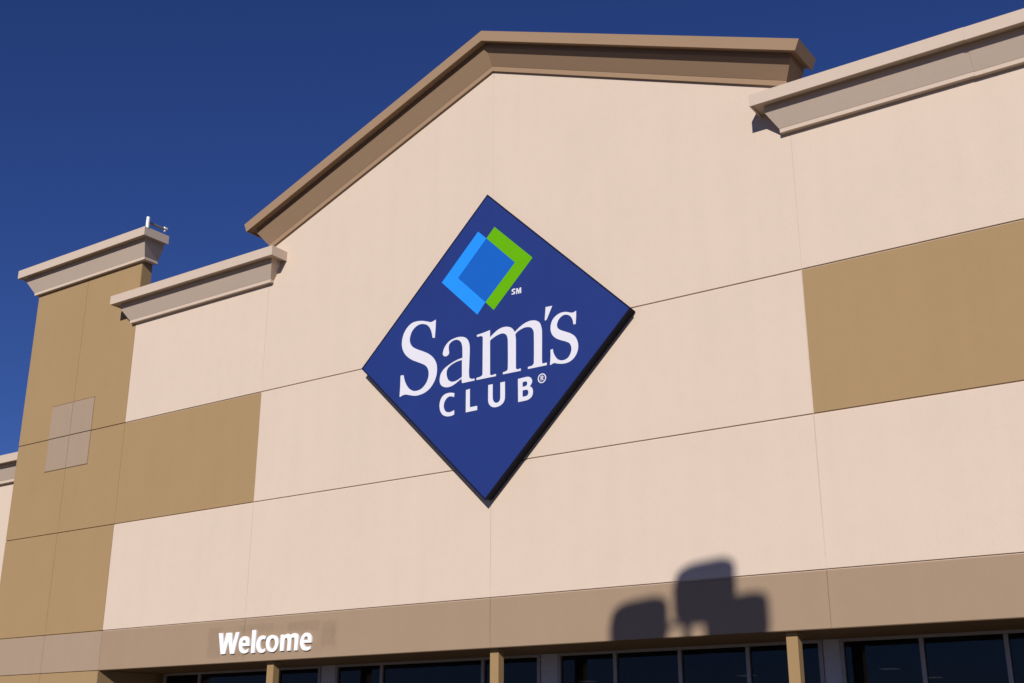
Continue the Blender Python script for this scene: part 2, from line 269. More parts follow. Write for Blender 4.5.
  [(-8.175,4.39), (-8.179,4.302), (-8.193,4.292), (-8.207,4.282), (-8.223,4.275), (-8.251,4.267), (-8.285,4.26), (-8.318,4.257), (-8.347,4.257), (-8.377,4.261), (-8.405,4.268), (-8.434,4.278), (-8.461,4.292), (-8.485,4.308), (-8.505,4.327), (-8.522,4.347), (-8.535,4.369), (-8.548,4.397), (-8.559,4.428), (-8.566,4.459), (-8.57,4.493), (-8.57,4.529), (-8.567,4.563), (-8.559,4.594), (-8.548,4.624), (-8.532,4.65), (-8.513,4.672), (-8.489,4.691), (-8.462,4.706), (-8.433,4.716), (-8.4,4.721), (-8.367,4.723), (-8.333,4.723), (-8.299,4.719), (-8.268,4.711), (-8.24,4.699), (-8.215,4.682), (-8.195,4.663), (-8.178,4.64), (-8.167,4.614), (-8.159,4.588), (-8.153,4.546), (-8.149,4.496), (-8.145,4.447), (-8.436,4.456), (-8.432,4.437), (-8.427,4.418), (-8.419,4.401), (-8.406,4.387), (-8.389,4.374), (-8.372,4.362), (-8.35,4.358), (-8.328,4.353), (-8.306,4.352), (-8.282,4.353), (-8.256,4.357), (-8.232,4.363), (-8.212,4.371), (-8.194,4.38)],
  [(-8.438,4.539), (-8.43,4.559), (-8.422,4.58), (-8.412,4.597), (-8.398,4.607), (-8.38,4.616), (-8.363,4.624), (-8.311,4.602), (-8.287,4.538)],
 ],
 'wl': [
  [(-8.072,4.875), (-7.915,4.867), (-7.927,4.255), (-8.069,4.253)],
 ],
 'wc': [
  [(-7.52,4.681), (-7.554,4.595), (-7.63,4.613), (-7.652,4.606), (-7.674,4.598), (-7.69,4.587), (-7.705,4.565), (-7.717,4.537), (-7.725,4.508), (-7.729,4.479), (-7.73,4.448), (-7.727,4.421), (-7.722,4.4), (-7.713,4.379), (-7.7,4.361), (-7.684,4.349), (-7.664,4.339), (-7.645,4.33), (-7.624,4.333), (-7.603,4.337), (-7.583,4.341), (-7.562,4.349), (-7.542,4.358), (-7.522,4.368), (-7.524,4.281), (-7.547,4.269), (-7.569,4.256), (-7.595,4.248), (-7.625,4.243), (-7.657,4.242), (-7.689,4.244), (-7.72,4.251), (-7.75,4.263), (-7.777,4.277), (-7.803,4.299), (-7.828,4.325), (-7.848,4.353), (-7.862,4.382), (-7.872,4.412), (-7.878,4.442), (-7.879,4.48), (-7.876,4.521), (-7.868,4.559), (-7.854,4.592), (-7.835,4.625), (-7.813,4.652), (-7.791,4.671), (-7.763,4.687), (-7.733,4.699), (-7.7,4.706), (-7.664,4.709), (-7.628,4.708), (-7.592,4.702), (-7.556,4.691)],
 ],
 'wo': [
  [(-7.279,4.703), (-7.24,4.7), (-7.198,4.691), (-7.16,4.678), (-7.126,4.659), (-7.095,4.634), (-7.07,4.607), (-7.053,4.579), (-7.042,4.548), (-7.036,4.517), (-7.034,4.479), (-7.037,4.438), (-7.045,4.4), (-7.057,4.367), (-7.075,4.334), (-7.095,4.307), (-7.118,4.288), (-7.146,4.272), (-7.175,4.259), (-7.205,4.252), (-7.236,4.248), (-7.269,4.249), (-7.305,4.254), (-7.343,4.263), (-7.377,4.276), (-7.408,4.293), (-7.435,4.314), (-7.458,4.338), (-7.477,4.368), (-7.493,4.402), (-7.503,4.436), (-7.509,4.473), (-7.509,4.511), (-7.505,4.547), (-7.497,4.581), (-7.483,4.614), (-7.465,4.642), (-7.443,4.661), (-7.415,4.677), (-7.384,4.689), (-7.351,4.698), (-7.316,4.703)],
  [(-7.271,4.614), (-7.289,4.607), (-7.307,4.6), (-7.322,4.59), (-7.336,4.572), (-7.349,4.549), (-7.358,4.525), (-7.364,4.499), (-7.368,4.471), (-7.368,4.445), (-7.365,4.421), (-7.359,4.398), (-7.349,4.377), (-7.335,4.362), (-7.316,4.348), (-7.298,4.334), (-7.235,4.338), (-7.218,4.353), (-7.2,4.368), (-7.187,4.385), (-7.174,4.409), (-7.164,4.436), (-7.158,4.464), (-7.158,4.492), (-7.162,4.521), (-7.169,4.546), (-7.181,4.564), (-7.197,4.582), (-7.212,4.6)],
 ],
 'wm': [
  [(-6.961,4.69), (-6.836,4.691), (-6.83,4.654), (-6.809,4.669), (-6.787,4.683), (-6.763,4.695), (-6.734,4.7), (-6.702,4.702), (-6.67,4.705), (-6.594,4.664), (-6.564,4.679), (-6.535,4.693), (-6.504,4.703), (-6.47,4.708), (-6.434,4.709), (-6.401,4.705), (-6.371,4.695), (-6.343,4.68), (-6.315,4.665), (-6.304,4.637), (-6.293,4.61), (-6.288,4.583), (-6.291,4.491), (-6.3,4.371), (-6.308,4.251), (-6.436,4.253), (-6.432,4.354), (-6.428,4.455), (-6.428,4.532), (-6.433,4.552), (-6.443,4.571), (-6.453,4.591), (-6.506,4.601), (-6.524,4.586), (-6.543,4.571), (-6.553,4.552), (-6.558,4.473), (-6.559,4.366), (-6.56,4.259), (-6.694,4.256), (-6.69,4.355), (-6.686,4.454), (-6.686,4.53), (-6.691,4.55), (-6.702,4.57), (-6.712,4.59), (-6.765,4.599), (-6.78,4.584), (-6.794,4.568), (-6.802,4.55), (-6.811,4.471), (-6.817,4.366), (-6.823,4.262), (-6.959,4.262)],
 ],
 'we2': [
  [(-5.832,4.344), (-5.836,4.266), (-5.865,4.254), (-5.894,4.242), (-5.924,4.234), (-5.957,4.231), (-5.992,4.232), (-6.026,4.235), (-6.059,4.241), (-6.091,4.251), (-6.119,4.264), (-6.145,4.283), (-6.167,4.307), (-6.186,4.332), (-6.202,4.36), (-6.216,4.39), (-6.224,4.42), (-6.225,4.453), (-6.222,4.488), (-6.215,4.521), (-6.205,4.554), (-6.192,4.585), (-6.174,4.614), (-6.15,4.64), (-6.121,4.664), (-6.091,4.682), (-6.06,4.693), (-6.025,4.698), (-5.991,4.699), (-5.958,4.695), (-5.926,4.686), (-5.897,4.672), (-5.872,4.653), (-5.849,4.628), (-5.831,4.604), (-5.819,4.58), (-5.81,4.555), (-5.806,4.53), (-5.804,4.499), (-5.806,4.464), (-5.808,4.43), (-6.092,4.436), (-6.089,4.419), (-6.086,4.401), (-6.078,4.385), (-6.063,4.369), (-6.043,4.354), (-6.024,4.339), (-5.996,4.332), (-5.969,4.326), (-5.941,4.324), (-5.907,4.328), (-5.869,4.336)],
  [(-6.098,4.508), (-6.087,4.533), (-6.076,4.559), (-6.063,4.579), (-6.046,4.591), (-6.025,4.6), (-6.004,4.61), (-5.951,4.581), (-5.933,4.511)],
 ],
}
# ------------------------------------------------------------------ colours
STAINS = [(-9.9, -9.3, 4.2, 5.05, 0.09), (-9.9, -4.9, 4.18, 5.02, 0.05), (-8.7, -7.3, 4.83, 5.04, 0.09),
          (-6.75, -5.6, 4.76, 5.03, 0.12), (-5.5, -5.0, 4.32, 4.97, 0.14), (-8.9, -8.3, 4.12, 4.3, 0.06)]
CREAM = wall_mat('cream_paint', (0.610, 0.492, 0.396))
TAN = wall_mat('tan_paint', (0.336, 0.224, 0.111))
TAUPE = wall_mat('taupe_paint', (0.322, 0.228, 0.152), stain=STAINS)
MAUVE = wall_mat('mauve_paint', (0.338, 0.250, 0.180))
CORNICE = wall_mat('cornice_paint', (0.545, 0.436, 0.350), amp=0.6, bump=0.12)
COPING = wall_mat('coping_paint', (0.306, 0.202, 0.125), amp=0.6, bump=0.12)
JOINT = wall_mat('joint_caulk', (0.57, 0.45, 0.36), bump=0.0)
REVEAL_SHADE = wall_mat('reveal_shade', (0.17, 0.105, 0.055), bump=0.0)  # shade of the reveal round the accent squares, put into the colour
JOINT_TAUPE = wall_mat('taupe_caulk', (0.25, 0.158, 0.10), bump=0.0)
JOINT_TAN = wall_mat('tan_caulk', (0.22, 0.135, 0.06), bump=0.0)
CORE = wall_mat('reveal_paint', (0.56, 0.43, 0.335), bump=0.1)
TAN_CORE = wall_mat('tan_reveal_paint', (0.30, 0.195, 0.095), bump=0.1)
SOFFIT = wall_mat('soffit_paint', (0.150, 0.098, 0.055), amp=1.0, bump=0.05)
POST = wall_mat('column_paint', (0.31, 0.205, 0.098), amp=0.7, bump=0.1)
PILASTER = plain('pilaster_metal', (0.42, 0.42, 0.48), 0.5, 0.1, 0.04)
FRAME = plain('window_aluminium', (0.30, 0.28, 0.29), 0.45, 0.3, 0.05)
SIGN_BLUE = plain('sign_blue', (0.0175, 0.036, 0.175), 0.55, 0, 0.05, 0.08, 1.2)
SIGN_EDGE = plain('sign_dark_trim', (0.008, 0.009, 0.028), 0.6, 0, 0.1, 0.1)
SIGN_CAB = plain('sign_cabinet', (0.005, 0.006, 0.016), 0.6, 0.0, 0.1, 0.1)
WHITE_V = plain('white_vinyl', (0.67, 0.66, 0.72), 0.5, 0, 0.015, 0.2)
LBLUE = plain('light_blue_vinyl', (0.018, 0.255, 0.84), 0.55, 0, 0.02, 0.06)
MBLUE = plain('mid_blue_vinyl', (0.009, 0.105, 0.46), 0.55, 0, 0.02, 0.06)
GREEN = plain('green_vinyl', (0.112, 0.385, 0.003), 0.55, 0, 0.02, 0.06)
WHITE_P = plain('white_letter_plastic', (0.88, 0.87, 0.88), 0.45, 0, 0.01)
WHITE_M = plain('white_metal', (0.70, 0.72, 0.72), 0.4, 0.1, 0.05)
GREY_M = plain('grey_metal', (0.30, 0.27, 0.22), 0.5, 0.2, 0.05)
BRONZE = plain('bronze_metal', (0.05, 0.04, 0.035), 0.45, 0.4, 0.1)
ROOF = plain('roof_membrane', (0.45, 0.44, 0.42), 0.9, 0, 0.1)

k = NT('dark_tinted_glass')
k.b.inputs['Base Color'].default_value = (0.006, 0.007, 0.010, 1)
k.b.inputs['Roughness'].default_value = 0.015
k.b.inputs['IOR'].default_value = 1.40
k.b.inputs['Specular IOR Level'].default_value = 0.5
gp = k.n('ShaderNodeTexCoord').outputs['Object']
bn = k.n('ShaderNodeBump')
bn.inputs['Strength'].default_value = 0.12
bn.inputs['Distance'].default_value = 0.02
k.l(k.noise(gp, 0.9, 2), bn.inputs['Height'])
k.l(bn.outputs['Normal'], k.b.inputs['Normal'])
tr = k.n('ShaderNodeBsdfTransparent')
mx = k.n('ShaderNodeMixShader')
mx.inputs[0].default_value = 0.16
k.l(k.b.outputs[0], mx.inputs[1])
k.l(tr.outputs[0], mx.inputs[2])
k.l(mx.outputs[0], k.t.nodes['Material Output'].inputs['Surface'])
GLASS = k.m
k = NT('added_light_glow')  # glow of the added ceiling lights
k.b.inputs['Emission Color'].default_value = (0.9, 0.95, 1.0, 1)
k.b.inputs['Emission Strength'].default_value = 0.6
LAMP = k.m
DIM = plain('dim_interior', (0.05, 0.05, 0.05), 0.9, 0, 0.1)

k = NT('asphalt')
P = k.n('ShaderNodeTexCoord').outputs['Object']
f = k.math('MULTIPLY', k.ramp(k.noise(P, 0.15, 5), 0.3, 0.7, 0.8, 1.2), k.ramp(k.noise(P, 30, 4), 0.3, 0.7, 0.8, 1.2))
k.l(k.scale_colour((0.060, 0.050, 0.036), f), k.b.inputs['Base Color'])
k.b.inputs['Roughness'].default_value = 0.92
ASPHALT = k.m
k = NT('pavement_concrete')
P = k.n('ShaderNodeTexCoord').outputs['Object']
f = k.math('MULTIPLY', k.ramp(k.noise(P, 0.4, 5), 0.3, 0.7, 0.88, 1.1), k.ramp(k.noise(P, 40, 4), 0.3, 0.7, 0.9, 1.1))
k.l(k.scale_colour((0.17, 0.132, 0.085), f), k.b.inputs['Base Color'])
k.b.inputs['Roughness'].default_value = 0.9
CONCRETE = k.m
LINE = plain('road_paint_white', (0.7, 0.7, 0.68), 0.7, 0, 0.12)

# ------------------------------------------------------------------ the facade's lines (metres)
VL, VM, V0, V1, V2, V3, V4, VM2, VR = -20.456, -17.58, -14.688, -8.434, 0.0, 8.451, 14.70, 17.60, 20.47
L1, L2, L3, L4 = 11.832, 8.510, 5.216, 4.027
ZA, SL = 19.79, 0.397                 # gable: underside of the coping at the apex, slope
CN = 1 / math.sqrt(1 + SL*SL)
SN = SL * CN
H = 0.0135                             # half of a reveal
V = 0.005                             # half of a sealed joint
TH = 0.42                             # wall thickness

store = empty('store_building', (0, 0, 0),
              'large cream and tan store with a gabled front wall, moulded cornices and dark entrance windows', 'building')

def panel_slab(bm, P, top=0.026):
    """precast panel: its upper edge is chamfered to form the lower lip of the reveal"""
    c = 0.004
    Q = [(P[0][0] + c, P[0][1] + c), (P[1][0] - c, P[1][1] + c), (P[2][0] - c, P[2][1] - top), (P[3][0] + c, P[3][1] - top)]
    F = [bm.verts.new((x, 0.0, z)) for x, z in Q]
    M = [bm.verts.new((x, c if i < 2 else top, z)) for i, (x, z) in enumerate(P)]
    B = [bm.verts.new((x, 0.08, z)) for x, z in P]
    bm.faces.new(F)
    bm.faces.new(B[::-1])
    for i in range(4):
        j = (i + 1) % 4
        bm.faces.new((F[i], M[i], M[j], F[j]))
        bm.faces.new((M[i], B[i], B[j], M[j]))

def panel(mat, x0, x1, z0, z1, name='wall_panel', ch=0.006):
    bm = bmesh.new()
    panel_slab(bm, rect(x0 + V, x1 - V, z0 + H, z1 - H))
    return obj(name, bm, mat, store)

zt = lambda x: ZA - SL*abs(x) + 0.05
# towers
TOW_T = 17.60
for (a, b, c) in ((VL, VM, V0), (V4, VM2, VR)):
    for (x0, x1) in ((a, b), (b, c)):
        panel(TAN, x0, x1, L1, TOW_T + 0.1)
        panel(TAN, x0, x1, L2, L1)
        panel(TAN, x0, x1, L3, L2)
        panel(TAN, x0, x1, 0.03, L4, 'base_panel')
    for (x0, x1) in ((a, b), (b, c)):
        panel(MAUVE, x0, x1, L4, L3, 'band_panel')
# wings
WING_T = 15.35
for (a, b) in ((V0, V1), (V3, V4)):
    panel(CREAM, a, b, L1, WING_T)
    panel(TAN, a, b, L2, L1, 'accent_panel')
    panel(CREAM, a, b, L3, L2)
    panel(TAUPE, a, b, L4, L3, 'band_panel')
# gable bays
for (a, b) in ((V1, V2), (V2, V3)):
    bm = bmesh.new()
    P4 = [(a + V, L1 + H), (b - V, L1 + H), (b - V, zt(b)), (a + V, zt(a))]
    panel_slab(bm, P4, 0.004)
    obj('wall_panel', bm, CREAM, store)
    panel(CREAM, a, b, L2, L1)
    panel(CREAM, a, b, L3, L2)
    panel(TAUPE, a, b, L4, L3, 'band_panel')

# sealant in the vertical joints (set just behind the panel faces)
def sealant(x, z0, z1, mat):
    bm = bmesh.new()
    box(bm, x - V, x + V, 0.003, 0.05, z0, z1)
    obj('joint_sealant', bm, mat, store)
for x, z1 in ((V1, L1 + 3.5), (V2, 19.6), (V3, L1 + 3.5)):
    sealant(x, L3 + H, z1, JOINT)
    sealant(x, L4 + 0.02, L3 - H, JOINT_TAUPE)
for x, z1 in ((VM, TOW_T), (V0, L1 + 3.4), (V4, L1 + 3.4), (VM2, TOW_T)):
    sealant(x, L3 + H, z1, JOINT_TAN)
    sealant(x, L4 + H, L3 - H, JOINT_TAUPE)
for x in (VM, VM2):
    sealant(x, 0.05, L4 - H, JOINT_TAN)

# structural core behind the panels
bm = bmesh.new()
box(bm, VL + 0.004, V0 - 0.004, 0.032, TH, 0.0, TOW_T + 0.45)
obj('tower_wall', bm, TAN_CORE, store)
bm = bmesh.new()
box(bm, V4 + 0.004, VR - 0.004, 0.032, TH, 0.0, TOW_T + 0.45)
obj('tower_wall', bm, TAN_CORE, store)
bm = bmesh.new()
box(bm, V0 - 0.003, V1 + 0.02, 0.033, TH - 0.01, L4 + 0.004, 16.0)
box(bm, V3 - 0.02, V4 + 0.003, 0.033, TH - 0.01, L4 + 0.004, 16.0)
P6 = [(V1, L4 + 0.006), (V3, L4 + 0.006), (V3, ZA - SL*V3 + 0.45), (0, ZA + 0.45), (V1, ZA + SL*V1 + 0.45)]
slab(bm, P6, 0.034, TH, 0.002)
obj('wall_core', bm, CORE, store)

# mauve accent squares on the tower
def accent(cx):
    x0, x1, z0, z1 = cx - 1.13, cx + 1.14, L1 - 1.13, L1 + 1.16
    for a, b in ((x0, cx - V - 0.006), (cx + V + 0.006, x1)):
        for c, d in ((z0, L1 - H), (L1 + H, z1)):
            bm = bmesh.new()
            slab(bm, rect(a, b, c, d), -0.016, 0.02, 0.004)
            obj('accent_tile', bm, MAUVE, store)
    bm = bmesh.new()                                # dark strips painted as the shade of the reveal round the square
    t = 0.026
    box(bm, x0 - t, x1 + t, -0.004, 0.02, z1 + 0.001, z1 + t)
    box(bm, x0 - t, x1 + t, -0.004, 0.02, z0 - t, z0 - 0.001)
    box(bm, x0 - 0.6*t, x0 - 0.001, -0.004, 0.02, z0, z1)
    box(bm, x1 + 0.001, x1 + 0.5*t, -0.004, 0.02, z0, z1)
    obj('accent_border', bm, REVEAL_SHADE, store)
for cx in (VM, VM2):
    accent(cx)

# ------------------------------------------------------------------ cornices
PROF = [(0.64, 0.915), (0.64, 0.615), (0.60, 0.612), (0.595, 0.655), (0.386, 0.655), (0.380, 0.482),
        (0.150, 0.105), (0.140, 0.095), (0.138, 0.0)]
def cornice(name, xL, xR, zb, mat, yback, y0=0.0, prof=PROF, ends=(True, True), hs=1.0, os=1.0, seam=None):
    """moulding swept along the top of a wall, returned at its ends; zb is the underside of its bead"""
    pr = [(o*os, zb + h*hs) for o, h in prof]
    pr = [(-0.04, pr[0][1])] + pr + [(-0.04, zb)]
    bm = bmesh.new()
    def ring(fn):
        return [bm.verts.new(fn(o, z)) for o, z in pr]
    R = []
    if ends[0]:
        R.append(ring(lambda o, z: (xL - o, y0 + yback, z)))
        R.append(ring(lambda o, z: (xL - o, y0 - o, z)))
    else:
        R.append(ring(lambda o, z: (xL, y0 - o, z)))
    if ends[1]:
        R.append(ring(lambda o, z: (xR + o, y0 - o, z)))
        R.append(ring(lambda o, z: (xR + o, y0 + yback, z)))
    else:
        R.append(ring(lambda o, z: (xR, y0 - o, z)))
    n = len(pr)
    for A, B in zip(R[:-1], R[1:]):
        for i in range(n):
            j = (i + 1) % n
            bm.faces.new((A[i], A[j], B[j], B[i]))
    bm.faces.new(R[0][::-1])
    bm.faces.new(R[-1])
    return obj(name, bm, mat, store)

cornice('wing_cornice', V0, V1 + 0.06, 15.255, CORNICE, 0.05)
SEAM = 12.63
cornice('wing_cornice', V3 - 0.055, SEAM - 0.001, 15.235, CORNICE, 0.05, ends=(True, False))
cornice('wing_cornice', SEAM + 0.001, V4, 15.225, CORNICE, 0.05, ends=(False, True), os=1.008)
for (a, b) in ((VL, V0), (V4, VR)):
    cornice('tower_cornice', a + 0.02, b + 0.12, 17.50, CORNICE, TH + 0.012, hs=1.01, os=0.93)
# caps that close the parapets behind the mouldings
for b in ((V0 + 0.05, V1, 0.03, TH + 0.05, 15.9, 16.15), (V3, V4 - 0.05, 0.03, TH + 0.05, 15.9, 16.15),
          (VL - 0.01, V0 + 0.02, 0.03, TH + 0.008, 18.0, 18.40), (V4 - 0.02, VR + 0.01, 0.03, TH + 0.008, 18.0, 18.40)):
    bm = bmesh.new()
    box(bm, *b, 0.01)
    obj('parapet_cap', bm, CORNICE, store)

# gable coping
GP = [(0.62, 0.94), (0.62, 0.645), (0.585, 0.642), (0.58, 0.69), (0.372, 0.69), (0.365, 0.553), (0.08, 0.14), (0.07, 0.13), (0.07, 0.0)]
def gable_coping():
    pr = [(-0.04, 0.94)] + GP + [(-0.04, 0.0)]
    S0 = 8.81
    bm = bmesh.new()
    def R(s, n):
        return (s*CN + n*SN, ZA - s*SN + n*CN)
    def ring(fn):
        return [bm.verts.new(fn(o, n)) for o, n in pr]
    yb = TH + 0.02
    def end(sg, y):
        def fn(o, n):
            x = 8.43 + 0.84*o + 0.39*max(0.0, n - 0.645)     # the ends are cut plumb
            z = ZA + n/CN - SL*x
            return (sg*x, (-o if y is None else y), z)
        return fn
    rs = [ring(end(-1, yb)), ring(end(-1, None)), ring(lambda o, n: (0.0, -o, ZA + n/CN)), ring(end(1, None)), ring(end(1, yb))]
    m = len(pr)
    for A, B in zip(rs[:-1], rs[1:]):
        for i in range(m):
            j = (i + 1) % m
            bm.faces.new((A[i], A[j], B[j], B[i]))
    bm.faces.new(rs[0][::-1])
    bm.faces.new(rs[-1])
    # top of the coping, closing the parapet
    t = 0.93
    for sg in (-1, 1):
        a, b = (0.0, ZA + t/CN), R(S0 + 0.1, t)
        c, d = R(S0 + 0.1, t - 0.2), (0.0, ZA + (t - 0.2)/CN)
        q = [(sg*x, z) for x, z in (a, b, c, d)]
        F = [bm.verts.new((x, 0.02, z)) for x, z in q]
        B = [bm.verts.new((x, yb - 0.004, z)) for x, z in q]
        bm.faces.new(F)
        bm.faces.new(B[::-1])
        for i in range(4):
            j = (i + 1) % 4
            bm.faces.new((F[i], F[j], B[j], B[i]))
    return obj('gable_coping', bm, COPING, store)
gable_coping()

# ------------------------------------------------------------------ entrance recess
RY = 2.20
bm = bmesh.new()
box(bm, V0 - 0.3, V4 + 0.3, 0.012, RY + 0.6, L4 + 0.001, L4 + 0.25)
obj('soffit', bm, SOFFIT, store)
for (x0, x1) in ((V0 - 0.45, V0 - 0.001), (V4 + 0.001, V4 + 0.45)):
    bm = bmesh.new()
    box(bm, x0, x1, 0.085, RY + 0.5, 0.0, L4 - 0.001)
    obj('entrance_jamb', bm, TAN, store)
for xc in (-7.53, -0.01, 7.52):
    bm = bmesh.new()
    box(bm, xc - 0.125, xc + 0.125, 0.19, 0.42, 0.10, L4 - 0.002, 0.008)
    c = obj('entrance_column', bm, POST, store)
    bm = bmesh.new()
    box(bm, xc - 0.19, xc + 0.19, 0.10, 0.46, 0.10, 0.45, 0.02)
    obj('column_base', bm, CONCRETE, c)

PX = [-14.62, -14.2, -12.6, -9.2, -7.55, -6.90, -5.23, -1.78, -0.035, 0.575, 2.18, 3.93, 5.65, 7.37, 7.85, 9.575, 11.275, 12.97, 14.60]
FW = 0.047
ZG = 3.955                           # top of the glass
def window(xs):
    x0, x1 = xs[0], xs[-1]
    bm = bmesh.new()
    box(bm, x0 - FW, x1 + FW, RY - 0.05, RY + 0.06, ZG, L4 - 0.003, 0.004)
    box(bm, x0 - FW, x1 + FW, RY - 0.05, RY + 0.06, 0.10, 0.26, 0.004)
    for x in xs:
        box(bm, x - FW, x + FW, RY - 0.052, RY + 0.058, 0.262, ZG - 0.002, 0.005)
    for a, b in zip(xs[:-1], xs[1:]):
        box(bm, a + FW + 0.002, b - FW - 0.002, RY - 0.045, RY + 0.055, 2.06, 2.16, 0.004)
    w = obj('storefront_window', bm, FRAME, store)
    for a, b in zip(xs[:-1], xs[1:]):
        bm = bmesh.new()
        tilt = random.uniform(-0.004, 0.004)
        for z0, z1 in ((2.17, ZG - 0.003), (0.27, 2.05)):
            box(bm, a + FW + 0.003, b - FW - 0.003, RY + 0.015, RY + 0.03, z0, z1)
        for v in bm.verts:
            v.co.y += tilt * (v.co.x - (a + b)/2)
        obj('glass_pane', bm, GLASS, w)
for xs in (PX[1:5], PX[5:9], PX[9:14], PX[14:19]):
    window(xs)
for x0, x1 in ((PX[4], PX[5]), (PX[8], PX[9]), (PX[13], PX[14])):
    bm = bmesh.new()
    box(bm, x0 + FW + 0.006, x1 - FW - 0.006, RY - 0.02, RY + 0.05, 0.10, L4 - 0.004, 0.004)
    obj('grey_pilaster', bm, PILASTER, store)
# dim room behind the glass
bm = bmesh.new()
box(bm, -15.3, 15.3, RY + 0.61, 30.3, 4.36, 4.39)
obj('inner_ceiling', bm, DIM, store)
for b in ((-15.6, -15.3, RY + 0.5, 30, 0, 4.38), (15.3, 15.6, RY + 0.5, 30, 0, 4.38), (-15.6, 15.6, 30, 30.3, 0, 4.38)):
    bm = bmesh.new()
    box(bm, *b)
    obj('inner_wall', bm, DIM, store)
def added_ceiling_light(x, y):  # added lights, their glow hints at pale marks and reflections in the glass
    t = empty('added_ceiling_light', (x, y, 4.36), 'added dim ceiling light hinting at reflections in the dark entrance glass', 'ceiling light',
              'added ceiling lights inside the store')
    bm = bmesh.new()
    box(bm, x - 0.30, x + 0.30, y - 0.32, y + 0.32, 4.27, 4.355, 0.01)
    obj('housing', bm, WHITE_M, t)
    bm = bmesh.new()
    box(bm, x - 0.26, x + 0.26, y - 0.28, y + 0.28, 4.255, 4.268)
    obj('diffuser', bm, LAMP, t)
for x, y in ((4.33, 16.3), (4.13, 21.8), (-1.0, 17.0), (-7.6, 17.0), (-13.4, 17.2)):
    added_ceiling_light(x, y)

# lower wall set back beside the tower, and the store's bulk with its roof
for P4 in (rect(-60, VL + 0.2, 0.0, 11.4), rect(VR - 0.2, 60, 0.0, 11.4)):
    bm = bmesh.new()
    slab(bm, P4, 1.4, 1.7, 0.006)
    obj('side_wall', bm, CREAM, store)
cornice('side_cornice', -60, VL + 0.3, 11.075, CORNICE, 0.05, y0=1.4, ends=(False, False), hs=0.98)
cornice('side_cornice', VR - 0.3, 60, 11.075, CORNICE, 0.05, y0=1.4, ends=(False, False), hs=0.98)
bm = bmesh.new()
box(bm, -60, 60, 1.75, 70, 4.4, 11.2)
box(bm, -60, -15.7, 1.76, 70, 0.0, 4.41)
box(bm, 15.7, 60, 1.76, 70, 0.0, 4.41)
box(bm, -60, 60, 30.4, 70, 0.0, 4.41)
obj('roof', bm, ROOF, store)

# ------------------------------------------------------------------ diamond sign
SCX, SCZ, SW, SH = 0.035, 11.705, 4.245, 4.145
sign = empty('diamond_sign', (SCX, 0, SCZ), 'big blue diamond sign with white lettering and green emblem on the cream gable wall', 'sign')
def diamond(d):
    e = d * math.sqrt(2)
    return [(SCX, SCZ - SH + e), (SCX + SW - e, SCZ), (SCX, SCZ + SH - e), (SCX - SW + e, SCZ)]
bm = bmesh.new()
slab(bm, diamond(0.014), -0.235, -0.03, 0.01)
slab(bm, diamond(0.0), -0.298, -0.235, 0.006)
obj('cabinet', bm, SIGN_CAB, sign)
bm = bmesh.new()
o_, i_ = diamond(-0.004), diamond(0.024)
ya, yb = -0.312, -0.25
A = [bm.verts.new((x, ya, z)) for x, z in o_]
B = [bm.verts.new((x, ya, z)) for x, z in i_]
C = [bm.verts.new((x, yb, z)) for x, z in o_]
D = [bm.verts.new((x, yb, z)) for x, z in i_]
for i in range(4):
    j = (i + 1) % 4
    bm.faces.new((A[i], A[j], B[j], B[i]))
    bm.faces.new((A[i], C[i], C[j], A[j]))
    bm.faces.new((B[i], B[j], D[j], D[i]))
    bm.faces.new((C[i], D[i], D[j], C[j]))
obj('trim_frame', bm, SIGN_EDGE, sign)
bm = bmesh.new()
slab(bm, diamond(0.026), -0.3005, -0.28, 0.001)
obj('face_panel', bm, SIGN_BLUE, sign)
def letter(key, mat, parent, yf, yb, name='letter'):
    bm = bmesh.new()
    glyph(bm, GLYPHS[key], yf, yb)
    return obj(name, bm, mat, parent)
letter('e_lb', LBLUE, sign, -0.3060, -0.3006, 'emblem_chevron')['label'] = 'light blue left chevron of the emblem'
letter('e_mb', MBLUE, sign, -0.3050, -0.3006, 'emblem_square')
letter('e_g', GREEN, sign, -0.3060, -0.3006, 'emblem_chevron')['label'] = 'green right chevron of the emblem'
for key in ('S', 'a', 'm', 'apostrophe', 's', 'C', 'L', 'U', 'B'):
    letter(key, WHITE_V, sign, -0.308, -0.3006, 'apostrophe' if key == 'apostrophe' else 'letter')
bm = bmesh.new()
glyph(bm, GLYPHS['ring'], -0.308, -0.3006)
glyph(bm, GLYPHS['R'], -0.308, -0.3006)
obj('registered_mark', bm, WHITE_V, sign)
bm = bmesh.new()
glyph(bm, GLYPHS['sS'], -0.308, -0.3006)
glyph(bm, GLYPHS['sM'], -0.308, -0.3006)
obj('service_mark', bm, WHITE_V, sign)

# ------------------------------------------------------------------ welcome lettering
wel = empty('welcome_sign', (-7.6, -0.05, 4.55), 'white raised welcome lettering on the taupe band over the entrance', 'sign')
for key in ('wW', 'we', 'wl', 'wc', 'wo', 'wm', 'we2'):
    letter(key, WHITE_P, wel, -0.052, -0.004)

# ------------------------------------------------------------------ bracket on the tower
br = empty('roof_bracket', (-13.98, -0.45, 18.43), 'small white metal post with a pipe arm on the corner of the tall tan tower', 'bracket')
bm = bmesh.new()
tube(bm, (-14.02, -0.46, 18.40), (-14.02, -0.46, 18.81), 0.065)
obj('post', bm, WHITE_M, br, label='white upright post')
bm = bmesh.new()
tube(bm, (-14.08, -0.42, 18.66), (-14.12, 0.36, 18.68), 0.042)
obj('pipe_arm', bm, GREY_M, br)
bm = bmesh.new()
tube(bm, (-14.12, 0.33, 18.60), (-14.12, 0.33, 18.76), 0.04)
tube(bm, (-14.12, 0.34, 18.71), (-14.12, 0.42, 18.71), 0.055)
obj('clamp', bm, WHITE_M, br)

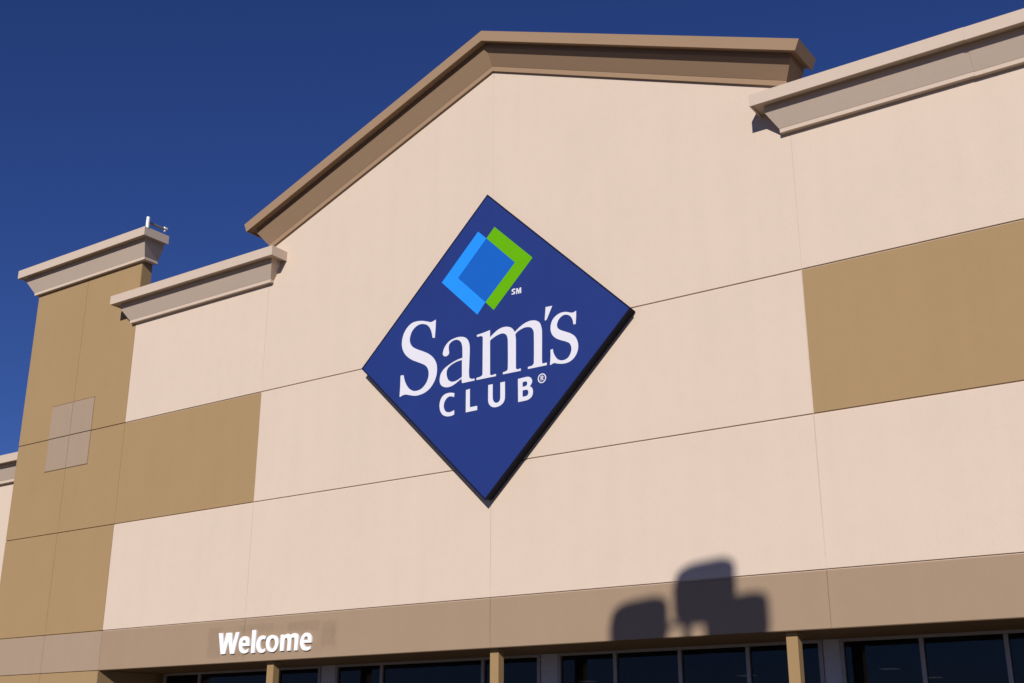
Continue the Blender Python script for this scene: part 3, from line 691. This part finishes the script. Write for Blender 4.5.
# ------------------------------------------------------------------ parking lot lamp post (behind the camera, its shadow falls on the band)
LPX, LPY, LPZ = 14.33, -26.0, 18.08
lp = empty('lamp_post', (LPX, LPY, 0), 'tall bronze parking lot lamp post with three box heads whose shadow falls above the entrance', 'lamp post')
bm = bmesh.new()
tube(bm, (LPX, LPY, 0.75), (LPX, LPY, LPZ + 0.12), 0.14, 0.085)
obj('pole', bm, BRONZE, lp, True)
bm = bmesh.new()
tube(bm, (LPX, LPY, 0.0), (LPX, LPY, 0.78), 0.33, 0.33, 24)
obj('base', bm, CONCRETE, lp)
def lamp_head(cx, cy, cz, ax, ay):
    bm = bmesh.new()
    tube(bm, (LPX + 0.06*ax, LPY + 0.06*ay, LPZ), (cx - 0.42*ax, cy - 0.42*ay, LPZ), 0.05)
    arm = obj('arm', bm, BRONZE, lp)
    bm = bmesh.new()
    a, h = 0.685, 0.32
    box(bm, -a, a, -a, a, -h, h)
    up = [e for e in bm.edges if abs(e.verts[0].co.z - e.verts[1].co.z) > 0.1]
    bmesh.ops.bevel(bm, geom=up, offset=0.46, segments=10, affect='EDGES', profile=0.5)
    bmesh.ops.bevel(bm, geom=[e for e in bm.edges if e.is_boundary is False and e.calc_face_angle(0) > 1.2],
                    offset=0.06, segments=3, affect='EDGES', profile=0.5)
    ROT = Matrix.Translation((cx, cy, cz)) @ Matrix.Rotation(math.radians(12), 4, 'Z')
    bm.transform(ROT)
    hd = obj('lamp_head', bm, BRONZE, lp)
    bm = bmesh.new()
    box(bm, -0.42, 0.42, -0.42, 0.42, -h - 0.02, -h + 0.01, 0.006)
    bm.transform(ROT)
    obj('lens', bm, WHITE_M, hd)
lamp_head(13.15, LPY, 18.05, -1, 0)
lamp_head(15.50, LPY, 17.99, 1, 0)
lamp_head(14.33, LPY + 1.3, 18.07, 0, 1)

# ------------------------------------------------------------------ ground
def struct(name, bm, mat):
    o = obj(name, bm, mat)
    o['kind'] = 'structure'
    return o
bm = bmesh.new()
vs = [bm.verts.new(v) for v in ((-900, -900, -0.15), (900, -900, -0.15), (900, 900, -0.15), (-900, 900, -0.15))]
bm.faces.new(vs)
struct('parking_lot', bm, ASPHALT)
bm = bmesh.new()
box(bm, -60, 60, -7.0, 2.4, -0.2, 0.0, 0.015)
struct('sidewalk', bm, CONCRETE)
bm = bmesh.new()
for i in range(-12, 13):
    x = i * 3.0
    box(bm, x - 0.05, x + 0.05, -23.0, -17.5, -0.16, -0.146)
    box(bm, x - 0.05, x + 0.05, -42.0, -36.5, -0.16, -0.146)
struct('parking_markings', bm, LINE)

# ------------------------------------------------------------------ light
SUN = Vector((0.35, -1.0, 0.53)).normalized()
sl = bpy.data.lights.new('sun', 'SUN')
sl.energy = 4.4
sl.angle = math.radians(0.53)
sl.color = (1.0, 0.95, 0.88)
so = link(bpy.data.objects.new('sun', sl))
so.rotation_euler = (-SUN).to_track_quat('-Z', 'Y').to_euler()
so.location = SUN * 60

w = bpy.data.worlds.new('World')
SC.world = w
w.use_nodes = True
nt = w.node_tree
bg = nt.nodes['Background']
sky = nt.nodes.new('ShaderNodeTexSky')
sky.sky_type = 'NISHITA'
sky.sun_disc = False
sky.sun_elevation = math.asin(SUN.z)
sky.sun_rotation = math.atan2(SUN.x, SUN.y)
sky.altitude = 600
sky.air_density = 1.0
sky.dust_density = 0.0
sky.ozone_density = 3.0
tone = nt.nodes.new('ShaderNodeVectorMath')            # clear dry desert air: deeper blue than the stock sky
tone.operation = 'MULTIPLY'
tone.inputs[1].default_value = (0.42, 0.59, 1.22)
nt.links.new(sky.outputs[0], tone.inputs[0])
nt.links.new(tone.outputs[0], bg.inputs['Color'])
bg.inputs['Strength'].default_value = 0.051

# ------------------------------------------------------------------ camera
cd = bpy.data.cameras.new('camera')
cam = link(bpy.data.objects.new('camera', cd))
cd.sensor_fit = 'HORIZONTAL'
cd.sensor_width = 36.0
cd.lens = 36.0 * 1201.78 / 1024.0
cd.clip_start = 0.1
cd.clip_end = 3000
yaw, pit, rol = math.radians(34.66603), math.radians(18.91775), math.radians(0.05876)
fw = Vector((-math.sin(yaw)*math.cos(pit), math.cos(yaw)*math.cos(pit), math.sin(pit)))
r = Vector((math.cos(yaw), math.sin(yaw), 0))
u = r.cross(fw)
r2 = math.cos(rol)*r + math.sin(rol)*u
u2 = -math.sin(rol)*r + math.cos(rol)*u
M = Matrix((( r2.x, u2.x, -fw.x, 17.22912), (r2.y, u2.y, -fw.y, -24.0), (r2.z, u2.z, -fw.z, 1.65), (0, 0, 0, 1)))
cam.matrix_world = M
SC.camera = cam

SC.render.engine = 'CYCLES'
SC.cycles.max_bounces = 6
vs_ = SC.view_settings
vs_.view_transform = 'Standard'
vs_.look = 'None'
vs_.exposure = 0.0
vs_.gamma = 1.0
vs_.use_curve_mapping = False
